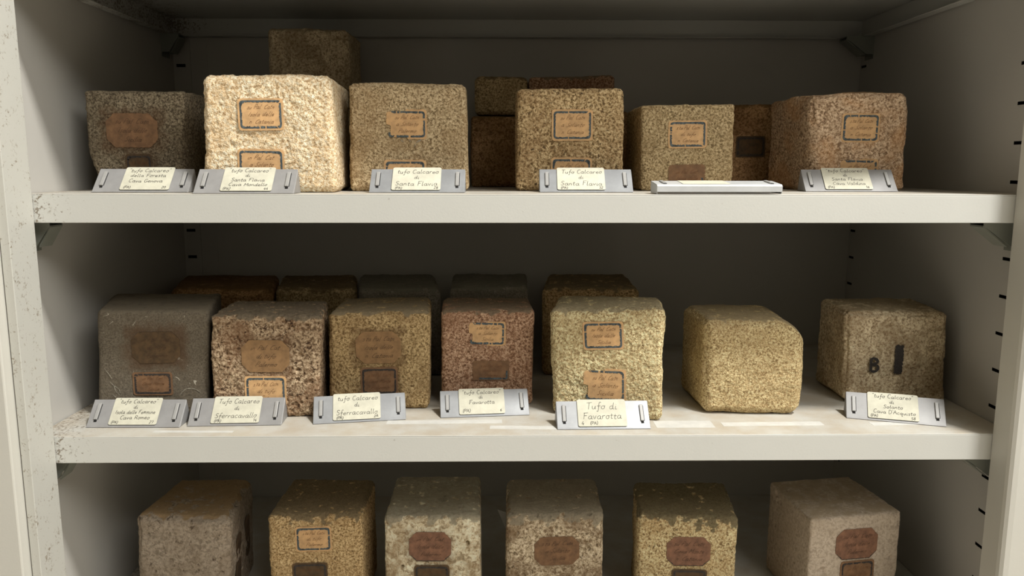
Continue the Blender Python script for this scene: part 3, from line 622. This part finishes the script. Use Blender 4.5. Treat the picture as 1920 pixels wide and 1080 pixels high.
SPEC = [
 ('T1', 'grey_brown', 110, dict(r=.004, csoft=taper_left, halo=(.010, .55, None)), 'grey-brown stone cube with a brown cut-corner label, leftmost on the upper shelf', FRONT_T),
 ('T2', 'cream', 130, dict(r=.008, grain=.0009, chip=.002, wav=.0018, gsc=300), 'largest cream coarse-grained stone cube, brightly lit, with two blue-bordered labels', FRONT_T),
 ('T3', 'tan', 120, dict(r=.005), 'tan fine-grained stone cube on the upper shelf, its blue-bordered label scratched white below', FRONT_T),
 ('T4', 'shelly', 120, dict(r=.004, grain=.0009, pit=(.0012, 260, .5)), 'coarse speckled tan stone cube with pitted top edge at the middle of the upper shelf', FRONT_T),
 ('T5', 'olive', 110, dict(r=.003, chip=.002), 'lowest stone cube of the upper front row, behind the tipped-over white label holder', FRONT_T),
 ('T6', 'rosy', 110, dict(r=.005, chip=.005, wav=.0035), 'tan stone block turned to show its left side, rightmost on the upper shelf', FRONT_T),
 ('M1', 'slate', 110, dict(r=.004, grain=.00025, chip=.0015, halo=(.012, .6, ('octdim',))), 'smooth dark grey stone cube with white scratches, leftmost on the middle shelf', FRONT_M),
 ('M2', 'pitted', 130, dict(r=.004, grain=.0008, pit=(.0024, 190, .3), halo=(.007, .4, ('octtan',))), 'reddish-brown pitted stone cube with dark holes, second from left on the middle shelf', FRONT_M),
 ('M3', 'ochre', 110, dict(r=.006, halo=(.006, .5, None)), 'ochre stone cube with oval brown label above a dark framed one, middle shelf', FRONT_M),
 ('M4', 'red', 110, dict(r=.004), 'reddish stone cube with a half-lost lower label, at the centre of the middle shelf', FRONT_M),
 ('M5', 'straw', 130, dict(r=.006, grain=.0009, wav=.002, chip=.003), 'straw-coloured stone cube half in bright light, behind the Tufo di Favarotta card', FRONT_M),
 ('M6', 'gold', 120, dict(r=.010, grain=.0006, wav=.002, chip=.004, csoft=chamfer_right), 'golden rounded stone block without any paper label or card', FRONT_M),
 ('M7', 'dun', 120, dict(r=.007, grain=.0006, wav=.002, chip=.006, pit=(.0018, 140, .12)), 'dun stone block stencilled with a letter B and black bar, rightmost on middle shelf', FRONT_M),
 ('L1', 'taupe', 110, dict(r=.009, grain=.0005, chip=.006, wav=.003, pit=(.0022, 150, .16)), 'taupe mottled stone block with dark side labels, leftmost on the lowest shelf', FRONT_L),
 ('L2', 'yellow', 120, dict(r=.006, grain=.0008, chip=.003, pit=(.001, 260, .35)), 'yellow-brown stone block with a tan bordered label, second from left on lowest shelf', FRONT_L),
 ('L3', 'vuggy', 120, dict(r=.004, grain=.0006, chip=.003, pit=(.007, 125, .09), halo=(.006, .35, None)), 'pale stone block with round black holes and a red-brown label, lowest shelf', FRONT_L),
 ('L4', 'mottled', 120, dict(r=.005, grain=.0007, chip=.0035, pit=(.0022, 150, .22)), 'mottled pale and dark brown stone block with faded label, fourth on the lowest shelf', FRONT_L),
 ('L5', 'straw2', 120, dict(r=.005, grain=.0007, chip=.003, pit=(.0018, 200, .25)), 'straw yellow stone block with blackened top and torn red-brown label, fifth on the lowest shelf', FRONT_L),
 ('L6', 'chalk', 110, dict(r=.003, grain=.0002, chip=.002, wav=.0008, pit=(.003, 120, .06)), 'smooth pinkish-grey stone block showing its left side, rightmost on the lowest shelf', FRONT_L),
 ('TB1b', 'dun', 40, dict(r=.005), 'stone at the back left of the upper shelf, hidden under the tallest dim stone', BACK_T),
 ('TB1', 'dun', 50, dict(r=.006), 'tallest dim grey-brown stone, stacked behind the largest cream cube', BACK_T),
 ('TB2b', 'rust', 50, dict(r=.004), 'dark rust-brown stone at the back between two tan cubes, lower of its stack', BACK_T),
 ('TB2', 'olive', 50, dict(r=.006), 'small flat brown stone lying on top of the dark rust-brown one', BACK_T),
 ('TB3b', 'rust', 50, dict(r=.004), 'dark stone at the back behind the speckled tan cube, lower of its stack', BACK_T),
 ('TB3', 'red', 50, dict(r=.005), 'flat brown slab of stone peeking over the speckled tan cube', BACK_T),
 ('TB4', 'rust', 60, dict(r=.004), 'orange-brown stone in the shade at the back right of the upper shelf', BACK_T),
 ('MB1', 'rust', 60, dict(r=.008, chip=.005), 'orange-brown stone at the back left corner of the middle shelf', BACK_M),
 ('MB2', 'olive', 60, dict(r=.006, chip=.004), 'dark olive stone at the back of the middle shelf, second from left', BACK_M),
 ('MB3', 'greyslab', 60, dict(r=.006), 'pale grey smooth stone at the back of the middle shelf, third from left', BACK_M),
 ('MB4', 'greyslab', 60, dict(r=.004), 'grey stone with a dark brown patch at the back, behind the reddish cube', BACK_M),
 ('MB5', 'yellow', 60, dict(r=.007, chip=.005), 'yellow-brown stone at the back, behind the straw-coloured cube', BACK_M),
]
DUST_EDGE = dict(T1=.0005, T2=.0, T3=.0, T4=.0, T5=.0, T6=.0, M1=.003, M2=.004, M3=.003, M4=.003, M5=.003, M6=.002, M7=.001, L1=.003, L2=.006, L3=.007, L4=.008, L5=.009, L6=.001)
ST = {}
for n_, (key, mk, N, kw, label, grp) in enumerate(SPEC):
    side = [(.30, .45, .022, .060, 'octdim'), (.66, .52, .020, .050, 'octdim')] if key == 'L1' else ()
    o = build_stone(key, 'stone_block', N, mats[mk], 11+n_*7, dustedge=DUST_EDGE.get(key, .003), sidelabels=side, **kw)
    ST[key] = tag(o, label, 'stone block', grp)

# stencilled marks on the block at the right of the middle shelf
def on_front(key, u, w_):
    Cn = np.array(TABLE[key][1])
    def F(uu, ww): return Vector((1-ww)*((1-uu)*Cn[0]+uu*Cn[1])+ww*((1-uu)*Cn[4]+uu*Cn[5]))
    X = (F(u+.1, w_)-F(u-.1, w_)).normalized(); Y = F(u, w_+.1)-F(u, w_-.1); Y = (Y-X*Y.dot(X)).normalized(); Z = X.cross(Y)
    Mx = Matrix((X, Y, Z)).transposed().to_4x4(); Mx.translation = F(u, w_)+Z*.0011
    return Mx
rnd = random.Random(5)
V, F = text_mesh([('B', .0135, -.0045, -.006, 'l', None)], .0030, 0, rnd, 0, 1.25)
ob = new_mesh_obj('stencilled_letter', V, F, M_mark, ST['M7']); ob.matrix_local = on_front('M7', .275, .415) @ Matrix.Translation((0, 0, .0006))
pts = outline(.0095, .0330, 'rect', rnd, .0007)
ob = MB().prism([(x, y, 0) for x, y in pts], (0, 0, .0002)).build('painted_bar', M_mark, ST['M7']); ob.matrix_local = on_front('M7', .515, .49) @ Matrix.Translation((0, 0, .0008))
# white scratches rubbed into two of the stones
M_chalk = plain('white_scratch', (176, 168, 150), .95, 0, .3, 500)
def scratches(key, strokes, wd, seed):
    rnd = random.Random(seed)
    Cn = np.array(TABLE[key][1]); W = Cn[1, 0]-Cn[0, 0]; Hh = Cn[4, 2]
    for st in strokes:
        V = []; F = []
        q = smooth_line([((u-.5)*W, (w_-.5)*Hh) for u, w_ in st], 6)
        for i, (a, b_) in enumerate(q):
            i0, i1 = max(0, i-1), min(len(q)-1, i+1)
            dx, dy = q[i1][0]-q[i0][0], q[i1][1]-q[i0][1]; L = math.hypot(dx, dy) or 1
            hw = wd/2*math.sin(math.pi*(i+.4)/(len(q)-.2))*rnd.uniform(.5, 1.4)
            V += [(a-dy/L*hw, b_+dx/L*hw, 0), (a+dy/L*hw, b_-dx/L*hw, 0)]
        for i in range(len(q)-1): F.append((2*i, 2*i+1, 2*i+3, 2*i+2))
        o = new_mesh_obj('scratch_mark', V, F, M_chalk, ST[key])
        o.matrix_local = on_front(key, .5, .5) @ Matrix.Translation((0, 0, -.0005))
scratches('M1', [[(.06, .46), (.10, .40), (.12, .36)], [(.09, .34), (.13, .30), (.15, .24), (.19, .20)], [(.12, .30), (.17, .27), (.19, .22)], [(.11, .22), (.16, .17), (.20, .12)], [(.72, .20), (.78, .26), (.86, .26), (.92, .22)], [(.70, .16), (.76, .13)], [(.13, .87), (.17, .90)], [(.34, .86), (.37, .90)], [(.52, .56), (.57, .57)], [(.63, .565), (.65, .57)]], .0009, 3)
scratches('T3', [[(.47, .53), (.50, .50), (.52, .46)], [(.56, .45), (.60, .48), (.63, .50)], [(.44, .48), (.46, .46)], [(.55, .42), (.56, .44)]], .0011, 4)
# a scrap of paper caught behind the fourth block of the lowest shelf
sc = MB().prism([(-.0105, .053, .058), (.012, .053, .050), (.014, .053, .020), (.001, .053, .030)], (0, .0003, 0)).build('paper_scrap', M_offwhite, ST['L4'])
sc.location = (-.0555, 0, .018)

# ------------------------------------------------------------------ label holders
def holder(loc, rz, W, mats_, label, lines, cw=.049, cx=0.0, ch=.0305, tip=0, crot=0):
    o = bpy.data.objects.new('label_holder', None); C.objects.link(o)
    tag(o, label, 'label holder', 'metal holders with handwritten cards')
    S = .032; ang = math.radians(46); ty, tz = S*math.cos(ang), S*math.sin(ang); t = .0008; hw = W/2
    b = MB()
    n = Vector((0, -math.sin(ang), math.cos(ang)))
    prof = [(0, 0), (ty, tz), (ty+.0075, 0), (ty+.0067, 0), (ty-.0003, tz-.0026), (.0013, .0)]
    b.prism([(-hw, y, z) for y, z in prof], (W, 0, 0))
    for s in (-1, 1):
        x0 = hw-.0005 if s > 0 else -hw-.0003
        b.prism([(x0, .0015, .0002), (x0, ty, tz-.0012), (x0, ty+.0068, .0002)], (.0008, 0, 0))
    # raised rims
    for (a, c, x0, x1) in ((.0, .0016, -hw, hw),):
        p0 = Vector((0, math.cos(ang)*a, math.sin(ang)*a)); p1 = Vector((0, math.cos(ang)*c, math.sin(ang)*c))
        b.prism([(x0, p0.y, p0.z), (x0, p1.y, p1.z), (x0, (p1+n*.0006).y, (p1+n*.0006).z), (x0, (p0+n*.0006).y, (p0+n*.0006).z)], (x1-x0, 0, 0))
    b.build('plate', mats_[0], o, .0003)
    Mx = Matrix((Vector((1, 0, 0)), Vector((0, math.cos(ang), math.sin(ang))), n)).transposed().to_4x4()
    for s in (-1, 1):
        xx = s*(hw-.0075)
        tb = MB().box((-.0018, 0, 0), (.0018, .0185, .0016)).build('slot_tab', mats_[1], o, .0005)
        mm = Mx.copy(); mm.translation = Mx @ Vector((xx, .0085, .0001)); tb.matrix_local = mm
        hl = MB().box((-.0014, -.0022, -.0001), (.0014, -.0002, .0003)).build('slot_hole_shade', M_dark, tb)  # solid black piece, painted shade of a punched hole
        sl = MB().box((.0019, .0005, 0), (.0024, .0180, .00025)).build('slot_gap_shade', M_dark, tb)  # black sliver, painted shade of the cut beside the tab
    rnd = random.Random(hash(label) & 255 if False else sum(map(ord, label)))
    pts = []
    hw2, hh = cw/2, ch/2; c = .0018
    for (sx_, sy2, a0) in ((1, 1, 0), (-1, 1, 90), (-1, -1, 180), (1, -1, 270)):
        for q in range(5):
            a = math.radians(a0+q*22.5); pts.append((sx_*(hw2-c)+c*math.cos(a), sy2*(hh-c)+c*math.sin(a)))
    cd = MB().prism([(x, y, 0) for x, y in pts], (0, 0, .0003)).build('paper_card', M_card, o)
    mm = Mx @ Matrix.Translation((cx, S-ch/2+.0012, .0008)) @ Matrix.Rotation(math.radians(crot), 4, 'Z'); cd.matrix_local = mm
    V, F = text_mesh(lines, .00046, .00038, rnd, .12, 1.12)
    new_mesh_obj('handwriting', V, F, M_ink, cd)
    o.location = loc; o.rotation_euler = (math.radians(tip), 0, math.radians(rz))
    return o
mG = (M_holder, M_tab); mA = (M_holder_alu, M_tab)
W_ = .095
def four(a, b_, c, d, num):
    return [(a, .0046, 0, .0090, 'c', .040), (b_, .0040, -.001, .0030 if b_ == 'di' else .0035, 'c', .040), (c, .0042, 0, -.0030, 'c', .041), (d, .0042, .001, -.0092, 'c', .041), ('(PA)', .0030, -.022, -.0140, 'l', None), (num, .0032, .021, -.0140, 'r', None)]
def three(a, b_, c, num, cap=.0054):
    return [(a, cap, .001, .0070, 'c', .042), (b_, .0046, 0, -.0005, 'c', .042), (c, .0056, 0, -.0095, 'c', .043), ('(PA)', .0030, -.021, -.0143, 'l', None), (num, .0032, .022, -.0140, 'r', None)]
def hz(x0, y0, x1, y1):   # left and right ends of the foot
    return ((x0+x1)/2, (y0+y1)/2), math.degrees(math.atan2(y1-y0, x1-x0))
def H(p, z, mats_, label, lines, **k):
    (cx_, cy2), a = hz(*p); return holder((cx_, cy2, z+.0002), a, k.pop('W', W_), mats_, label, lines, **k)
H((-.4330, .046, -.3380, .046), ZT, mG, 'grey holder with card reading tufo Calcareo della Foresta Cava Genova', [('"tufo Calcareo"', .0046, 0, .0085, 'c', .042), ('della Foresta', .0044, 0, .0018, 'c', .038), ('Cava Genova', .0044, -.001, -.0055, 'c', .036), ('(PA)', .0030, -.021, -.0135, 'l', None), ('20', .0032, .021, -.0135, 'r', None)], cx=.004)
H((-.3190, .010, -.2240, .011), ZT, mG, 'grey holder with card reading Santa Flavia Cava Mondello, below the largest cream cube', four('"tufo Calcareo"', 'di', 'Santa Flavia', 'Cava Mondello', '44'), cx=.002)
H((-.1570, .044, -.0630, .044), ZT, mA, 'pale holder with card tufo Calcareo di Santa Flavia 28, third on the upper shelf', three('tufo Calcareo', 'di', 'Santa Flavia', '28'), cx=-.001)
H((.0140, .058, .1080, .056), ZT, mA, 'pale holder with card Tufo Calcareo di Santa Flavia 32, below the speckled tan cube', three('Tufo Calcareo', 'di', 'Santa Flavia', '32'), cx=-.005)
H((.2960, .085, .3900, .078), ZT, mG, 'grey holder with dull card reading Cava Valdina, at the right end of the upper shelf', four('"tufo Calcareo"', 'di', 'Santa Flavia', 'Cava Valdina', '16'), cx=-.002)
H((-.4494, .0290, -.3534, .0285), ZM, mG, 'grey holder with card reading Isola delle Femmine Cava Romeo', four('"tufo Calcareo"', 'di', 'Isola delle Femmine', 'Cava Romeo', '27'), cx=-.001)
H((-.3482, .0316, -.2515, .0350), ZM, mG, 'grey holder with card Tufo Calcareo di Sferracavallo 14, below the pitted cube', three('Tufo Calcareo', 'di', 'Sferracavallo', '14'), cx=.000)
H((-.2195, .0370, -.1268, .0517), ZM, mA, 'slightly turned pale holder with card tufo Calcareo di Sferracavallo 2A', three('tufo Calcareo', 'di', 'Sferracavallo', '2A'), cx=-.003)
H((-.0885, .0566, .0030, .0655), ZM, mA, 'pale holder with card tufo Calcareo di Favarotta 6, in front of the reddish cube', [('"tufo Calcareo"', .0046, 0, .0085, 'c', .042), ('di', .0040, -.001, .0030, 'c', .040), ('Favarotta', .0046, 0, -.0035, 'c', .036), ('(PA)', .0036, -.021, -.0128, 'l', None), ('6', .0032, .021, -.0128, 'r', None)], cx=-.003)
H((.0309, .0177, .1262, .0195), ZM, mA, 'bright pale holder with card reading only Tufo di Favarotta', [('Tufo di', .0072, 0, .0040, 'c', .034), ('Favarotta', .0072, 0, -.0070, 'c', .040), ('4', .0042, -.022, -.0140, 'l', None), ('(PA)', .0034, -.013, -.0132, 'l', None)], cx=-.001, cw=.050)
H((.3397, .0521, .4309, .0218), ZM, mG, "skewed grey holder with card reading Solanto Cava D'Acquisto", four('"tufo Calcareo"', 'di', 'Solanto', "Cava D'Acquisto", '58'), cx=-.002)
# a longer holder tipped onto its back: its face points up, only the bent front lip is seen
th = bpy.data.objects.new('label_holder', None); C.objects.link(th)
tag(th, 'long white holder tipped over at the upper shelf edge, its writing out of sight', 'label holder', 'metal holders with handwritten cards')
hw, W3 = .0600, .1200
b = MB()
outer = [(-.0008, .0022), (-.0008, .0078), (.0012, .0094), (.0300, .0122), (.0300, .0112), (.0016, .0084), (.0002, .0072), (.0002, .0022)]
b.prism([(-hw, y, z) for y, z in outer], (W3, 0, 0))
b.prism([(-hw, .0290, .0004), (-hw, .0300, .0004), (-hw, .0300, .0113), (-hw, .0290, .0113)], (W3, 0, 0))
for s_ in (-1, 1):
    x0 = hw-.0009 if s_ > 0 else -hw
    b.prism([(x0, .0002, .0004), (x0, .0002, .0072), (x0, .0016, .0084), (x0, .0290, .0112), (x0, .0290, .0004)], (.0009, 0, 0))
b.build('plate', M_holder_white, th, .0003)
tilt = math.atan2(.0028, .0288)
for s_ in (-1, 1):
    tb = MB().box((-.0018, 0, 0), (.0018, .0185, .0013)).build('slot_tab', M_tab, th, .0004)
    tb.location = (s_*(hw-.0085), .0060, .0099); tb.rotation_euler = (tilt, 0, 0)
    MB().box((-.0014, -.0022, 0), (.0014, -.0002, .0003)).build('slot_hole_shade', M_dark, tb)  # black pieces again, hole and cut shade as colour
    MB().box((.0019, .0005, 0), (.0026, .0180, .0003)).build('slot_gap_shade', M_dark, tb)
cd = MB().box((-.0225, 0, 0), (.0225, .0270, .0003)).build('paper_card', M_card, th); cd.location = (-.012, .0018, .0096); cd.rotation_euler = (tilt, 0, 0)
th.location = (.1820, .0040, ZT+.0001); th.rotation_euler = (0, 0, math.radians(.3))
#END
